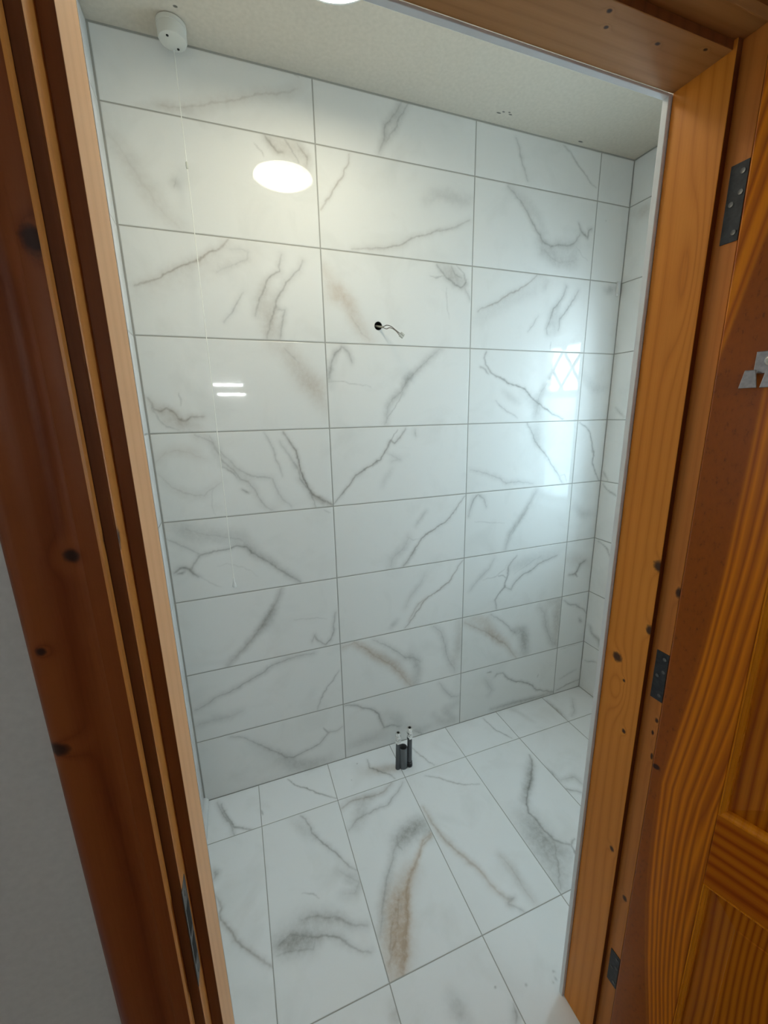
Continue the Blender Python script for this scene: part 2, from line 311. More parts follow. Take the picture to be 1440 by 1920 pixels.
# ------------------------------------------------------------------ tiled surfaces
# veins, marks and a painted shadow traced in surface coordinates (mm): (points, line mm, line strength, halo mm, halo strength, warmth)
VEINS_W = [
 ([-440,2403,-394,2410,-325,2429,-264,2450,-222,2467,-148,2490,-83,2506,-49,2528],2.5,0.25,20,0.12,0.5),
 ([-500,2389,-459,2399,-413,2403,-366,2409],2,0,15,0.12,0.3),
 ([-63,2562,-42,2553],2.5,0.3,0,0,0),
 ([-597,2323,-571,2294,-549,2264,-525,2215,-499,2174,-471,2132,-432,2099],3,0.08,30,0.15,0.4),
 ([-432,2218,-427,2216],2,0,14,0.3,0),
 ([-157,2384,-138,2359,-123,2345,-106,2346],3,0.5,12,0.2,0.2),
 ([-98,2383,-77,2360,-57,2329],2.5,0.4,0,0,0),
 ([-59,2380,-43,2361,-27,2344,-29,2324],2.5,0.4,15,0.2,0.3),
 ([-191,2355,-172,2337,-167,2326],2.5,0.3,0,0,0),
 ([-136,2378,-83,2359,-46,2326],2,0,32,0.2,0.4),
 ([-575,1927,-555,1938,-519,1950,-483,1970,-435,1996,-408,2009,-387,2015,-359,2036,-320,2059,-297,2081],3,0.55,14,0.15,0.35),
 ([-594,1890,-548,1913,-507,1936,-427,1978,-320,2013,-235,2051],2,0,40,0.1,0.4),
 ([-294,2056,-257,2057,-236,2049,-242,2033,-277,2017,-339,1985],2.5,0.15,12,0.08,0),
 ([-131,2054,-142,2019,-141,2003,-168,1990,-186,1972,-207,1928,-225,1889,-230,1861],3,0.42,14,0.15,0.1),
 ([-64,2042,-78,2014,-97,1996,-123,1975,-142,1943,-159,1920,-167,1892,-189,1836,-199,1790],3,0.42,14,0.15,0.1),
 ([-159,1887,-135,1886,-147,1849,-155,1815,-157,1792],2.5,0.3,12,0.15,0),
 ([-190,1934,-194,1880,-187,1824,-181,1785],2,0,32,0.2,0.5),
 ([-263,1934,-282,1907,-302,1873,-333,1839],2.5,0.28,10,0.08,0),
 ([-185,1779,-139,1758,-111,1718,-82,1676,-53,1634,-30,1590,2,1552],2,0,35,0.2,0.6),
 ([-89,1664,-1,1628],2,0,45,0.15,0.8),
 ([-144,1764,-98,1718],2.5,0.2,0,0,0),
 ([-587,1600,-571,1566,-556,1560,-540,1567,-515,1554,-502,1531,-482,1525,-470,1536,-426,1538],3,0.5,12,0.2,0.3),
 ([-580,1578,-565,1533,-542,1509,-507,1497],2.5,0.3,0,0,0),
 ([-561,1561,-533,1537,-499,1514,-457,1501],2,0,28,0.24,0.4),
 ([-495,1616,-489,1599,-494,1577],2.5,0.3,0,0,0),
 ([-460,1480,-434,1465,-413,1452,-399,1421,-386,1383,-354,1356,-333,1323,-304,1308,-283,1267,-268,1226,-232,1196],2.5,0.38,16,0.15,0.1),
 ([-416,1476,-408,1445,-373,1401,-341,1362,-308,1334,-260,1321,-223,1315,-213,1281,-191,1232,-160,1202],2.5,0.28,14,0.1,0),
 ([-388,1368,-355,1344,-345,1327],3,0.4,0,0,0),
 ([-331,1281,-308,1269],3,0.5,8,0.2,0),
 ([-595,1389,-559,1423,-526,1430,-484,1419,-441,1399],2,0.12,20,0.12,0.7),
 ([-589,1353,-552,1308,-511,1280,-456,1272,-418,1298,-393,1315],2.2,0.2,20,0.1,0.2),
 ([-424,1298,-437,1235,-429,1196],2.2,0.15,0,0,0),
 ([-234,1479,-213,1431,-199,1372,-184,1319],2.2,0.25,8,0.1,0),
 ([-187,1449,-153,1396,-137,1349],2.2,0.2,10,0.12,0),
 ([-169,1481,-149,1441,-129,1411,-122,1374,-117,1341,-109,1314,-92,1272,-77,1243,-44,1219,-3,1194],3.2,0.75,10,0.2,0.1),
 ([-142,1369,-127,1342,-120,1308,-89,1258,-72,1215,-69,1193],2.5,0.45,16,0.15,0),
 ([-77,1243,-31,1204,-10,1191],2,0,12,0.28,0.3),
 ([-39,1180,-12,1163],2.5,0.3,0,0,0),
 ([-597,1131,-561,1107,-524,1082,-498,1058],2.5,0.3,14,0.1,0),
 ([-585,1004,-566,1018,-533,1008,-521,987,-507,975],4,0.6,10,0.25,0),
 ([-575,996,-551,999],5,0.5,0,0,0),
 ([-528,1002,-516,1027,-495,1055,-462,1063,-419,1064,-392,1067,-369,1076,-333,1066,-319,1040,-286,1014,-237,971,-187,926,-147,894],3,0.5,10,0.15,0),
 ([-527,1155,-472,1128,-414,1115,-355,1100,-321,1061],2,0.2,32,0.18,0),
 ([-575,1173,-528,1142,-499,1099],2,0,30,0.1,0),
 ([-333,1063,-261,1004,-199,943,-154,899],2,0,18,0.2,0),
 ([-438,1002,-407,1011,-353,989,-305,946],2.2,0.15,0,0,0),
 ([-501,974,-475,945,-435,920],2.2,0.2,0,0,0),
 ([-221,880,-241,838,-258,803,-288,764,-311,730,-341,698,-377,660,-420,623,-450,591],3,0.18,15,0.3,0.1),
 ([-258,796,-298,727],2,0,20,0.22,0),
 ([-186,739,-137,733,-93,725,-49,715],2.2,0.22,0,0,0),
 ([-114,623,-105,654,-92,622,-63,599,-39,618,-27,645,-20,701,-11,739],3,0.42,12,0.15,0),
 ([-582,434,-536,448,-501,470,-461,479,-413,494,-364,517,-321,534,-278,556,-220,570,-162,572,-110,572],2.5,0.35,14,0.18,0),
 ([-597,362,-525,372,-459,368,-418,380],2.2,0.12,20,0.14,0),
 ([-8,461,-50,411,-83,368,-101,337,-115,297],2.5,0.35,8,0.1,0),
 ([-469,273,-423,254,-371,205,-324,162,-283,125,-262,99,-225,88,-185,104,-145,109,-113,117,-88,146,-71,164,-30,160,-9,172],2.5,0.42,12,0.15,0),
 ([-93,194,-71,159],4,0.5,0,0,0),
 ([-269,102,-227,49,-159,24,-78,23],2,0,30,0.2,0),
 ([-378,203,-271,84,-198,19],2,0,40,0.1,0),
 ([305,2568,285,2527,245,2485,238,2448,221,2397],2.5,0.28,14,0.2,0),
 ([331,2564,298,2520,278,2481,244,2439],2.5,0.3,14,0.15,0),
 ([116,2377,106,2345,90,2317,64,2278,31,2237,8,2203],2.5,0.38,8,0.1,0.4),
 ([112,2095,171,2106,231,2110,300,2131,350,2159,400,2174,458,2195,503,2206,548,2226,578,2241],3,0.38,12,0.12,0.2),
 ([421,2182,451,2197,503,2203,555,2227],4,0.2,0,0,0),
 ([399,2281,435,2306,486,2310,546,2301,591,2313],2,0,25,0.15,0),
 ([8,2027,36,1979,79,1937,110,1886,135,1840,169,1801],2,0,28,0.22,0.9),
 ([15,1938,60,1947,92,1926],2,0,32,0.15,1),
 ([103,1880,142,1822,169,1805],2.5,0.18,0,0,0.5),
 ([441,2078,460,2058,479,2042,499,2031,522,2014,550,2007,569,2027,561,2052],3,0.5,10,0.15,0),
 ([505,2078,521,2054,553,2042],2.5,0.4,0,0,0),
 ([529,2083,561,2058,573,2034],2.5,0.35,0,0,0),
 ([475,2072,522,2042,554,2020],2,0,26,0.3,0.15),
 ([415,2039,438,2035,476,2044],2.5,0.35,0,0,0),
 ([484,2002,488,1971,493,1921,502,1896],2.2,0.25,0,0,0),
 ([570,2008,592,1965],2.5,0.2,12,0.1,0),
 ([7,1665,20,1714,38,1757,63,1776,85,1759,97,1722],3,0.35,12,0.2,0),
 ([3,1714,13,1640],2,0,20,0.15,0),
 ([7,1653,54,1654,108,1647,171,1636],2.2,0.25,0,0,0),
 ([464,1782,425,1756,387,1722,348,1688,314,1655,295,1621,257,1595,234,1561,226,1497],2.5,0.2,16,0.25,0),
 ([303,1621,264,1561,234,1521,222,1494],2.5,0.3,0,0,0),
 ([326,1681,310,1655],2,0,18,0.25,0),
 ([309,1479,290,1450,262,1423,243,1431,224,1397,201,1363,170,1344,133,1325,95,1299,65,1266,35,1233,4,1199],3,0.6,9,0.18,0.1),
 ([278,1475,247,1431,224,1397],2.5,0.45,0,0,0),
 ([204,1366,170,1337],4,0.3,0,0,0),
 ([231,1383,285,1358,246,1350],2.2,0.15,12,0.1,0),
 ([245,1318,222,1283,206,1248],2,0,14,0.1,0),
 ([352,1476,356,1448],2.5,0.25,14,0.1,0),
 ([592,1177,553,1133,527,1095,501,1070,458,1051,415,1028,381,1008,355,971,330,933,296,894],2.8,0.58,9,0.15,0.1),
 ([406,1132,372,1088,355,1066],2.2,0.12,12,0.15,0),
 ([322,1023,297,978,247,937,238,902],2.2,0.15,22,0.15,0),
 ([372,1009,339,1005,314,1024],2.2,0.2,0,0,0),
 ([355,971,321,918,288,891],2,0,12,0.15,0),
 ([587,875,551,825,515,778,479,758,434,736,399,716,372,682,337,636,302,599],2.8,0.58,9,0.15,0.25),
 ([398,832,372,794,320,735,303,695],2.2,0.12,16,0.12,0),
 ([408,727,364,701,320,631],2.2,0.3,10,0.15,0.4),
 ([260,643,234,614],2,0,15,0.2,0),
 ([9,569,60,579,107,546,139,504,180,471,231,427,274,375,309,314,327,294],3,0.35,20,0.25,0.8),
 ([149,576,207,532,266,482,301,446,346,440,373,410],2.5,0.35,16,0.15,0),
 ([76,562,164,498,248,432,309,342,345,294],2,0,24,0.22,0.6),
 ([319,451,355,415,364,356,354,301],2,0,26,0.24,0),
 ([445,578,483,542,502,482,513,414,543,348,564,314],2.5,0.3,20,0.18,0),
 ([582,568,588,510,580,436,563,363],2,0,28,0.2,0.4),
 ([8,278,48,270,89,244,131,222,165,188,177,146,189,103,225,106,270,86],3.5,0.5,12,0.18,0),
 ([345,37,383,9,373,-14],2.5,0.3,15,0.1,0),
 ([209,170,262,124,280,78],2,0,30,0.15,0),
 ([477,263,507,220,547,168,588,162],2.5,0.25,16,0.15,0),
 ([450,95,490,42,560,30,509,108,589,125],2,0,22,0.15,0),
 ([15,58,101,68,189,68],2,0,30,0.15,0),
 ([307,79,373,28,431,40],2,0,20,0.15,0),
 ([771,2540,784,2516,799,2480,807,2460,836,2407],2.5,0.3,10,0.1,0),
 ([998,2553,1034,2532,1071,2501,1109,2475,1148,2448,1179,2435],2.5,0.35,6,0.08,0),
 ([745,2378,770,2361,816,2327,858,2282,887,2248,909,2231,924,2209,966,2196,1000,2204,1063,2206,1096,2227,1115,2254],2.8,0.42,12,0.18,0),
 ([776,2371,828,2342,897,2291,928,2238],2,0,22,0.12,0),
 ([1103,2292,1124,2265,1155,2249,1160,2274,1177,2279],3,0.5,10,0.2,0),
 ([910,2212,934,2176,977,2155,1020,2139,1091,2151],2.2,0.15,28,0.2,0),
 ([933,2185,987,2191,1085,2201,1084,2145],2,0,38,0.14,0),
 ([1099,2207,1131,2180,1170,2159],2.2,0.2,0,0,0),
 ([905,2082,876,2057,838,2031,787,2008,749,1985,699,1959,650,1942,629,1928],2.8,0.45,10,0.12,0.3),
 ([929,2076,893,2023,788,1985,664,1918,609,1890],2,0,30,0.1,0),
 ([1062,2051,1054,2019,1029,1986,1003,1958,989,1920,974,1882,980,1856],2.8,0.38,14,0.2,0),
 ([1129,2040,1114,2008,1088,1979,1062,1946,1043,1923,1040,1875],2.8,0.38,14,0.15,0),
 ([1024,1965,1014,1916,1012,1863],2,0,26,0.16,0),
 ([928,1928,903,1895,878,1862],2.2,0.25,10,0.08,0),
 ([958,2063,947,2027],2,0,15,0.12,0),
 ([1001,1830,1001,1791],2.5,0.3,0,0,0),
 ([676,1779,668,1755,676,1724,700,1698,741,1677,789,1656,838,1642,875,1629,912,1600,959,1566,1006,1539,1053,1517,1102,1498],3.2,0.6,8,0.15,0),
 ([647,1718,673,1706,690,1687],3,0.4,8,0.1,0),
 ([771,1617,814,1590,850,1572],2,0,16,0.12,0),
 ([732,1579,768,1551,811,1528,848,1507],2.2,0.3,8,0.08,0),
 ([1028,1703,1015,1680,982,1634,957,1594,953,1548,942,1508],2.2,0.15,20,0.18,0),
 ([882,1617,945,1560,964,1507],2,0,32,0.15,0),
 ([903,1485,929,1443,954,1401,979,1372,1025,1330,1061,1284,1096,1244,1129,1196],3,0.48,12,0.15,0),
 ([1114,1230,1138,1234,1158,1201],2.5,0.3,0,0,0),
 ([952,1478,966,1394],2,0,25,0.15,0),
 ([617,1294,679,1275,721,1260,771,1245,809,1217,875,1222,959,1203],2.5,0.25,14,0.12,0),
 ([614,1084,626,1126,635,1162,659,1178,691,1157,703,1118],3,0.35,14,0.15,0),
 ([646,1056,717,1042,806,1029],2.2,0.22,0,0,0),
 ([977,1169,944,1108,909,1060,874,1011,839,970,821,899],2.5,0.15,16,0.25,0),
 ([937,1089,882,1010,847,962],2.2,0.25,0,0,0),
 ([888,859,863,832,845,808,844,767,831,734,828,707,796,671,774,646,788,598],3,0.52,8,0.15,0),
 ([790,769,821,764,834,748],3.5,0.45,0,0,0),
 ([829,703,865,687,886,718,931,753,978,766,1025,795,1089,813,1139,824],3,0.48,12,0.15,0),
 ([864,812,943,814,1104,832],2,0,35,0.14,0),
 ([763,861,735,818,679,773,630,721],2.2,0.2,14,0.12,0),
 ([833,816,823,798,775,768,701,763],2.2,0.3,0,0,0),
 ([883,767,959,804,1038,835],2.2,0.2,0,0,0),
 ([610,559,659,528,713,495,760,463,809,422,860,381,896,326,923,297],2.8,0.35,20,0.22,0.6),
 ([657,574,726,542,767,476,834,409],2,0,28,0.25,0.8),
 ([755,572,828,521,887,457,913,436],2.5,0.35,12,0.12,0),
 ([912,452,954,443,966,387,980,310],2,0,30,0.38,0),
 ([1045,559,1082,522,1103,434,1142,347,1186,305],2.2,0.2,22,0.2,0),
 ([1112,569,1177,568,1172,489,1186,400,1184,329],2,0,36,0.3,0.3),
 ([751,251,775,249],4,0.5,0,0,0),
 ([796,216,808,228,845,223,880,182,933,152,994,127,1040,102,1069,65,1125,41,1197,12],3,0.52,10,0.2,0),
 ([741,211,784,145,769,117],2.2,0.15,20,0.12,0),
 ([1072,139,1079,157],4,0.3,0,0,0),
 ([782,25,916,22,1056,14,1183,12],3,0.2,14,0.25,0),
 ([1208,566,1238,537,1294,523,1334,496,1377,456],3,0.42,10,0.15,0),
 ([1323,435,1345,410],4,0.3,12,0.2,0),
 ([1229,705,1264,703,1276,720,1294,754,1328,768],3.5,0.55,12,0.25,0),
 ([1264,707,1284,685],4,0.6,0,0,0),
 ([1219,795,1339,755],2,0,40,0.16,0.3),
 ([1212,275,1267,278,1342,277],2.2,0.22,0,0,0),
 ([1231,88,1295,105,1341,118],2.2,0.25,10,0.1,0),
 ([1210,17,1274,33,1379,48],2.8,0.45,8,0.1,0),
 ([1222,1068,1280,1021,1341,1022],2,0,25,0.15,0),
 ([1204,1478,1251,1455,1276,1426,1294,1380,1314,1328,1311,1282,1340,1227,1362,1192],3,0.52,8,0.12,0),
 ([1298,1348,1320,1314],4,0.4,0,0,0),
 ([1206,1688,1270,1629,1344,1635],2,0,25,0.12,0),
 ([1292,2055,1334,2062],2,0,22,0.25,0),  # tile spacer's shadow, painted in as a soft smudge
 ([1246,2322,1250,2321],3,0.3,0,0,0),
]
VEINS_F = [
 ([-548,-24,-537,-57,-517,-105,-494,-152,-484,-192],3,0.35,12,0.2,0),
 ([-531,-34,-527,-61,-503,-118,-484,-155,-452,-175,-417,-196],3,0.5,8,0.15,0),
 ([-264,-18,-239,-56,-199,-89,-148,-136,-87,-182],2.8,0.55,6,0.1,0),
 ([88,-45,86,-91,124,-126,156,-153,170,-180],2.8,0.45,8,0.15,0),
 ([88,-111,189,-133],2,0,28,0.2,0.5),
 ([306,-54,324,-105,344,-156,362,-183],2.8,0.4,8,0.1,0),
 ([725,-21,734,-71,738,-111,764,-146,781,-179],2.8,0.45,8,0.1,0),
 ([1118,-34,1122,-102,1113,-168],3,0.4,15,0.25,0),
 ([1117,-107,1116,-127],5,0.5,0,0,0.8),
 ([1262,-68,1198,-146,1156,-171],2.2,0.2,14,0.12,0),
 ([896,2,923,-51,949,-129],2,0,14,0.1,0),
 ([-239,-200,-218,-243,-206,-285,-192,-319,-167,-356,-147,-384,-129,-420,-106,-454,-87,-475],2.8,0.5,12,0.15,0),
 ([-274,-203,-241,-257,-203,-308],2,0,20,0.12,0),
 ([-145,-454,-116,-489,-91,-510,-111,-537,-145,-529],2.2,0.15,22,0.2,0),
 ([-277,-476,-244,-491,-225,-512],2.5,0.32,0,0,0),
 ([-365,-587,-344,-578,-331,-573,-305,-586,-268,-605,-249,-611,-225,-612,-200,-631,-180,-648,-158,-673,-135,-692,-113,-701],3,0.48,12,0.15,0),
 ([-287,-550,-266,-549,-227,-564,-188,-580,-164,-604,-135,-624,-104,-635],3,0.36,16,0.2,0),
 ([-369,-586,-346,-594,-308,-602,-278,-617],2,0,30,0.42,0),
 ([-373,-611,-348,-613,-307,-623,-270,-634,-257,-611],2.2,0.3,0,0,0),
 ([-329,-556,-285,-558,-247,-580,-195,-611],2,0,42,0.16,0),
 ([-196,-577,-174,-595],4,0.3,0,0,0),
 ([-545,-381,-532,-402,-525,-424,-533,-437,-531,-457,-511,-479,-496,-506,-481,-533,-455,-563,-430,-589,-405,-614,-381,-636],3.2,0.45,10,0.2,0.2),
 ([-556,-295,-549,-311,-551,-324],4,0.3,15,0.3,0),
 ([-77,-231,-46,-214,-2,-219,57,-225,96,-226,147,-197],3.5,0.36,16,0.25,0.3),
 ([-78,-327,-34,-299,36,-287,98,-283,161,-243,195,-211],2.8,0.3,12,0.15,0),
 ([-40,-320,3,-250,33,-228],2,0,32,0.2,0),
 ([209,-453,169,-466,136,-499,104,-532,68,-566,43,-595,32,-634,17,-669,-9,-702,-23,-736,-40,-768],4.5,0.38,12,0.32,1),
 ([85,-543,26,-589,-7,-624,-24,-668,-40,-721,-61,-760],2,0,38,0.36,1),
 ([107,-428,75,-436,30,-497,-10,-553,-44,-610,-73,-673],3,0.25,16,0.2,0),
 ([-29,-694,-58,-723,-74,-751],3,0.3,8,0.1,0.8),
 ([90,-435,134,-416,183,-406,202,-436],2,0,36,0.45,0),
 ([91,-414,76,-443,84,-466],3,0.3,0,0,0),
 ([23,-588,-2,-642,-18,-675],4,0.35,0,0,0.9),
 ([209,-460,155,-480,112,-529],3,0.4,0,0,0.9),
 ([58,-590,28,-643,0,-701,-26,-748,-45,-780],4,0.36,10,0.2,1),
 ([-21,-644,-42,-684,-62,-721,-69,-753],3,0.36,0,0,0.9),
 ([15,-617,-11,-673,-38,-731,-57,-770],2,0,40,0.3,1),
 ([0,-622,-14,-642],5,0.4,0,0,0.9),
 ([15,-623,11,-641],5,0.4,0,0,0.9),
 ([297,-217,350,-248,389,-287,439,-320,497,-338],2.5,0.38,6,0.1,0),
 ([227,-345,230,-386,234,-441,246,-488,261,-528,283,-576,300,-607,313,-642,316,-678,334,-713,348,-740],4,0.38,14,0.22,0.7),
 ([402,-609,413,-644,414,-681,414,-727,419,-764],2.5,0.2,18,0.2,0.35),
 ([334,-713,346,-734,365,-736,340,-742,368,-776],3,0.3,12,0.15,0),
 ([791,-288,780,-326,735,-374,658,-445,620,-481,602,-515,610,-545,611,-594,618,-632,639,-654,664,-670,691,-660],3.5,0.58,8,0.15,0),
 ([664,-670,662,-689,654,-706],4,0.6,0,0,0),
 ([772,-323,710,-393,624,-466],2,0,20,0.38,0),
 ([574,-527,560,-595,564,-665,557,-724,527,-765],2,0,50,0.3,0),
 ([610,-649,574,-706,523,-769],2.2,0.3,6,0.1,0),
 ([597,-551,597,-610,606,-654,635,-692],2,0,30,0.25,0),
 ([803,-351,820,-398,806,-476,830,-499,875,-530],2.8,0.42,12,0.18,0),
 ([831,-449,893,-455,901,-504],2.2,0.25,16,0.18,0),
 ([64,-873,67,-896,73,-923],2,0,24,0.22,0),
 ([209,-939,203,-958,193,-968],3,0.42,12,0.25,0),
 ([-94,-831,-89,-861],2,0,20,0.2,0.3),
 ([337,-942,337,-943],3,0.8,0,0,0),
 ([351,-939,351,-940],3,0.8,0,0,0),
 ([358,-926,358,-927],3,0.8,0,0,0),
 ([264,-921,265,-922],3,0.8,0,0,0),
 ([183,-893,184,-893],3,0.8,0,0,0),
 ([-383,-125,-379,-142],3.5,0.5,0,0,0),
 ([39,-47,40,-49],2.5,0.7,0,0,0),
 ([-7,-118,-6,-120],2.5,0.6,0,0,0),
]
VEINS_R = [
 ([-14,1173,-49,1145,-105,1125],3,0.45,8,0.1,0),
 ([-10,1233,-42,1197],3,0.3,10,0.1,0),
 ([-27,875,-61,864,-88,844,-105,807],3,0.45,8,0.1,0),
 ([-31,392,-48,361,-94,346,-106,314],3,0.4,15,0.3,0),
 ([-25,176,-84,212,-106,214],3,0.4,8,0.1,0),
 ([-43,1542,-91,1499],3,0.25,10,0.1,0),
 ([-36,2352,-104,2339],2,0,25,0.2,0.5),
]

def vnoise(x, y, s, seed):
    rng = np.random.RandomState(seed); T = rng.rand(64, 64)*2-1
    x = x/s; y = y/s; xi = np.floor(x).astype(int); yi = np.floor(y).astype(int); fx = x-xi; fy = y-yi
    fx = fx*fx*(3-2*fx); fy = fy*fy*(3-2*fy)
    g = lambda a, b: T[a % 64, b % 64]
    return (g(xi, yi)*(1-fx)+g(xi+1, yi)*fx)*(1-fy) + (g(xi, yi+1)*(1-fx)+g(xi+1, yi+1)*fx)*fy
def surface(name, u0, u1, v0, v1, step, to3d, veins, du, dv, uo, vo, mat, hole=None, cut=None, flip=False):
    nu = int(round((u1-u0)/step))+1; nv = int(round((v1-v0)/step))+1
    U, V = np.meshgrid(np.linspace(u0, u1, nu), np.linspace(v0, v1, nv))
    wu = U*1000 + 3.0*vnoise(U*1000, V*1000, 22, 1) + 1.6*vnoise(U*1000, V*1000, 8, 2)
    wv = V*1000 + 3.0*vnoise(U*1000, V*1000, 22, 3) + 1.6*vnoise(U*1000, V*1000, 8, 4)
    tu = np.floor((U-uo)/du); tv = np.floor((V-vo)/dv)
    core = np.zeros_like(U); soft = np.zeros_like(U); warm = np.zeros_like(U); wsum = np.full_like(U, 1e-6)
    for pts, cw, cs, sw, ss, t in veins:
        P = np.array(pts, float).reshape(-1, 2); mid = P.mean(0)/1000
        m = max(3*cw, 2.2*sw)+8
        i0 = max(0, int((P[:, 0].min()-m)/1000/step - u0/step)); i1 = min(nu, int((P[:, 0].max()+m)/1000/step - u0/step)+2)
        j0 = max(0, int((P[:, 1].min()-m)/1000/step - v0/step)); j1 = min(nv, int((P[:, 1].max()+m)/1000/step - v0/step)+2)
        if i1 <= i0 or j1 <= j0: continue
        sl = (slice(j0, j1), slice(i0, i1)); X = wu[sl]; Y = wv[sl]; best = np.full(X.shape, 1e9); prog = np.zeros(X.shape)
        L = np.hypot(*np.diff(P, axis=0).T); cum = np.r_[0, np.cumsum(L)]; tot = max(cum[-1], 1)
        for k in range(len(P)-1):
            a, b = P[k], P[k+1]; d = b-a; q = max(d@d, 1e-6)
            h = np.clip(((X-a[0])*d[0]+(Y-a[1])*d[1])/q, 0, 1)
            r = np.hypot(X-a[0]-h*d[0], Y-a[1]-h*d[1]); mk = r < best
            best = np.where(mk, r, best); prog = np.where(mk, (cum[k]+h*L[k])/tot, prog)
        tile = (tu[sl] == np.floor((mid[0]-uo)/du)) & (tv[sl] == np.floor((mid[1]-vo)/dv))
        fade = 0.55+0.45*np.sin(np.clip(prog, 0, 1)*PI)
        c = cs*fade*np.exp(-(best/(cw*0.92))**2)*tile if cs else 0*best
        s_ = ss*fade*np.exp(-(best/max(sw, 1))**2)*tile if ss else 0*best
        core[sl] = np.maximum(core[sl], c); soft[sl] = soft[sl]+s_*(1-soft[sl])
        ww = c+s_; warm[sl] += ww*t; wsum[sl] += ww
    warm = np.clip(warm/wsum, 0, 1)
    n = nu*nv
    idx = np.arange(n).reshape(nv, nu)
    F = np.stack([idx[:-1, :-1], idx[:-1, 1:], idx[1:, 1:], idx[1:, :-1]], -1).reshape(-1, 4)
    Uf, Vf = U.ravel().copy(), V.ravel().copy()
    if hole:
        hu, hv, hr = hole; d = np.hypot(Uf-hu, Vf-hv); near = np.abs(d-hr) < step*0.72
        k = np.where(near, hr/np.maximum(d, 1e-6), 1); Uf = hu+(Uf-hu)*k; Vf = hv+(Vf-hv)*k
        d = np.hypot(Uf-hu, Vf-hv); F = F[~(d[F] <= hr+1e-5).all(1)]
    if cut:
        a, b, c, e = cut; cu = Uf[F].mean(1); cv = Vf[F].mean(1)
        F = F[~((cu > a) & (cu < b) & (cv > c) & (cv < e))]
    if flip: F = F[:, ::-1]
    me = bpy.data.meshes.new(name)
    me.vertices.add(n); me.loops.add(F.size); me.polygons.add(len(F))
    me.vertices.foreach_set('co', np.stack(to3d(Uf, Vf), -1).astype(np.float32).ravel())
    me.loops.foreach_set('vertex_index', F.astype(np.int32).ravel())
    me.polygons.foreach_set('loop_start', (np.arange(len(F))*4).astype(np.int32))
    me.update(calc_edges=True)
    at = me.attributes.new('vein', 'FLOAT_VECTOR', 'POINT')
    at.data.foreach_set('vector', np.stack([core, soft, warm], -1).astype(np.float32).ravel())
    me.materials.append(mat)
    o = bpy.data.objects.new(name, me); COL.objects.link(o)
    return tag(o, kind='structure')

m_wb = tile_mat('marble_tile_back', 0, 2, 0.0, TW, ZB, TH, [(0, XL), (0, XR), (1, ZC), (1, 0.0)])
m_wr = tile_mat('marble_tile_side', 1, 2, -0.2, TW, ZB, TH, [(0, YB), (1, ZC), (1, 0.0)])
m_wl = tile_mat('marble_tile_left', 1, 2, -0.2, TW, ZB, TH, [(1, ZC)])
m_fl = tile_mat('marble_tile_floor', 0, 1, FX, 0.3, FY0, FD, [(0, XL), (0, XR), (1, YB)], grout=0.0014, rough=0.20, tone=1.04)
one = lambda q: np.full_like(q, 1.0)
surface('wall_back', XL, XR, 0.0, ZC, 0.003, lambda u, v: (u, 0*u, v), VEINS_W, TW, TH, 0.0, ZB, m_wb, hole=(0.203, 1.853, 0.0145))
WY0, WY1, WZ0, WZ1 = -0.640, -0.205, 0.98, 1.93          # window opening in the right wall
surface('wall_right', -0.962, 0.0, 0.0, ZC, 0.005, lambda u, v: (XR*one(u), u, v), VEINS_R, TW, TH, -0.2, ZB, m_wr, cut=(WY0, WY1, WZ0, WZ1), flip=True)
surface('wall_left', -0.962, 0.0, 0.0, ZC, 0.02, lambda u, v: (XL*one(u), u, v), [], TW, TH, -0.2, ZB, m_wl)
surface('floor', XL, XR, -1.150, 0.0, 0.0025, lambda u, v: (u, v, 0*u), VEINS_F, 0.3, FD, FX, FY0-FD*2, m_fl)

# ------------------------------------------------------------------ plain materials
paint = plain('ceiling_paint', (0.66, 0.64, 0.59), 0.75, noise=0.03, nscale=90, bump=0.10)
hallpaint = plain('hall_paint', (0.70, 0.685, 0.645), 0.85, noise=0.04, nscale=120, bump=0.12)
white = plain('white_pvc', (0.80, 0.80, 0.79), 0.25)
trimgrey = plain('white_edge_trim', (0.76, 0.77, 0.78), 0.3)
switchp = plain('switch_plastic', (0.70, 0.69, 0.63), 0.3)
black = plain('black_iron', (0.035, 0.035, 0.038), 0.42, metal=0.6, noise=0.3, nscale=150, bump=0.15)
oldsteel = plain('old_screw_steel', (0.16, 0.155, 0.15), 0.45, metal=0.9)
steel = plain('worn_steel', (0.42, 0.41, 0.40), 0.34, metal=1.0, noise=0.15, nscale=200)
chrome = plain('chrome', (0.80, 0.79, 0.77), 0.10, metal=1.0)
pexm = plain('dark_grey_plastic_pipe', (0.075, 0.082, 0.09), 0.38)
wastem = plain('grey_waste_pipe', (0.135, 0.145, 0.155), 0.42)
darkm = plain('dark_recess', (0.012, 0.012, 0.010), 0.9)
wirem = plain('grey_wire_sheath', (0.30, 0.29, 0.25), 0.45)
clearp = plain('pale_connector', (0.62, 0.62, 0.57), 0.25)
copper = plain('brass', (0.62, 0.45, 0.25), 0.25, metal=1.0)
carpet = plain('hall_carpet', (0.20, 0.17, 0.14), 0.95, noise=0.25, nscale=300, bump=0.5)

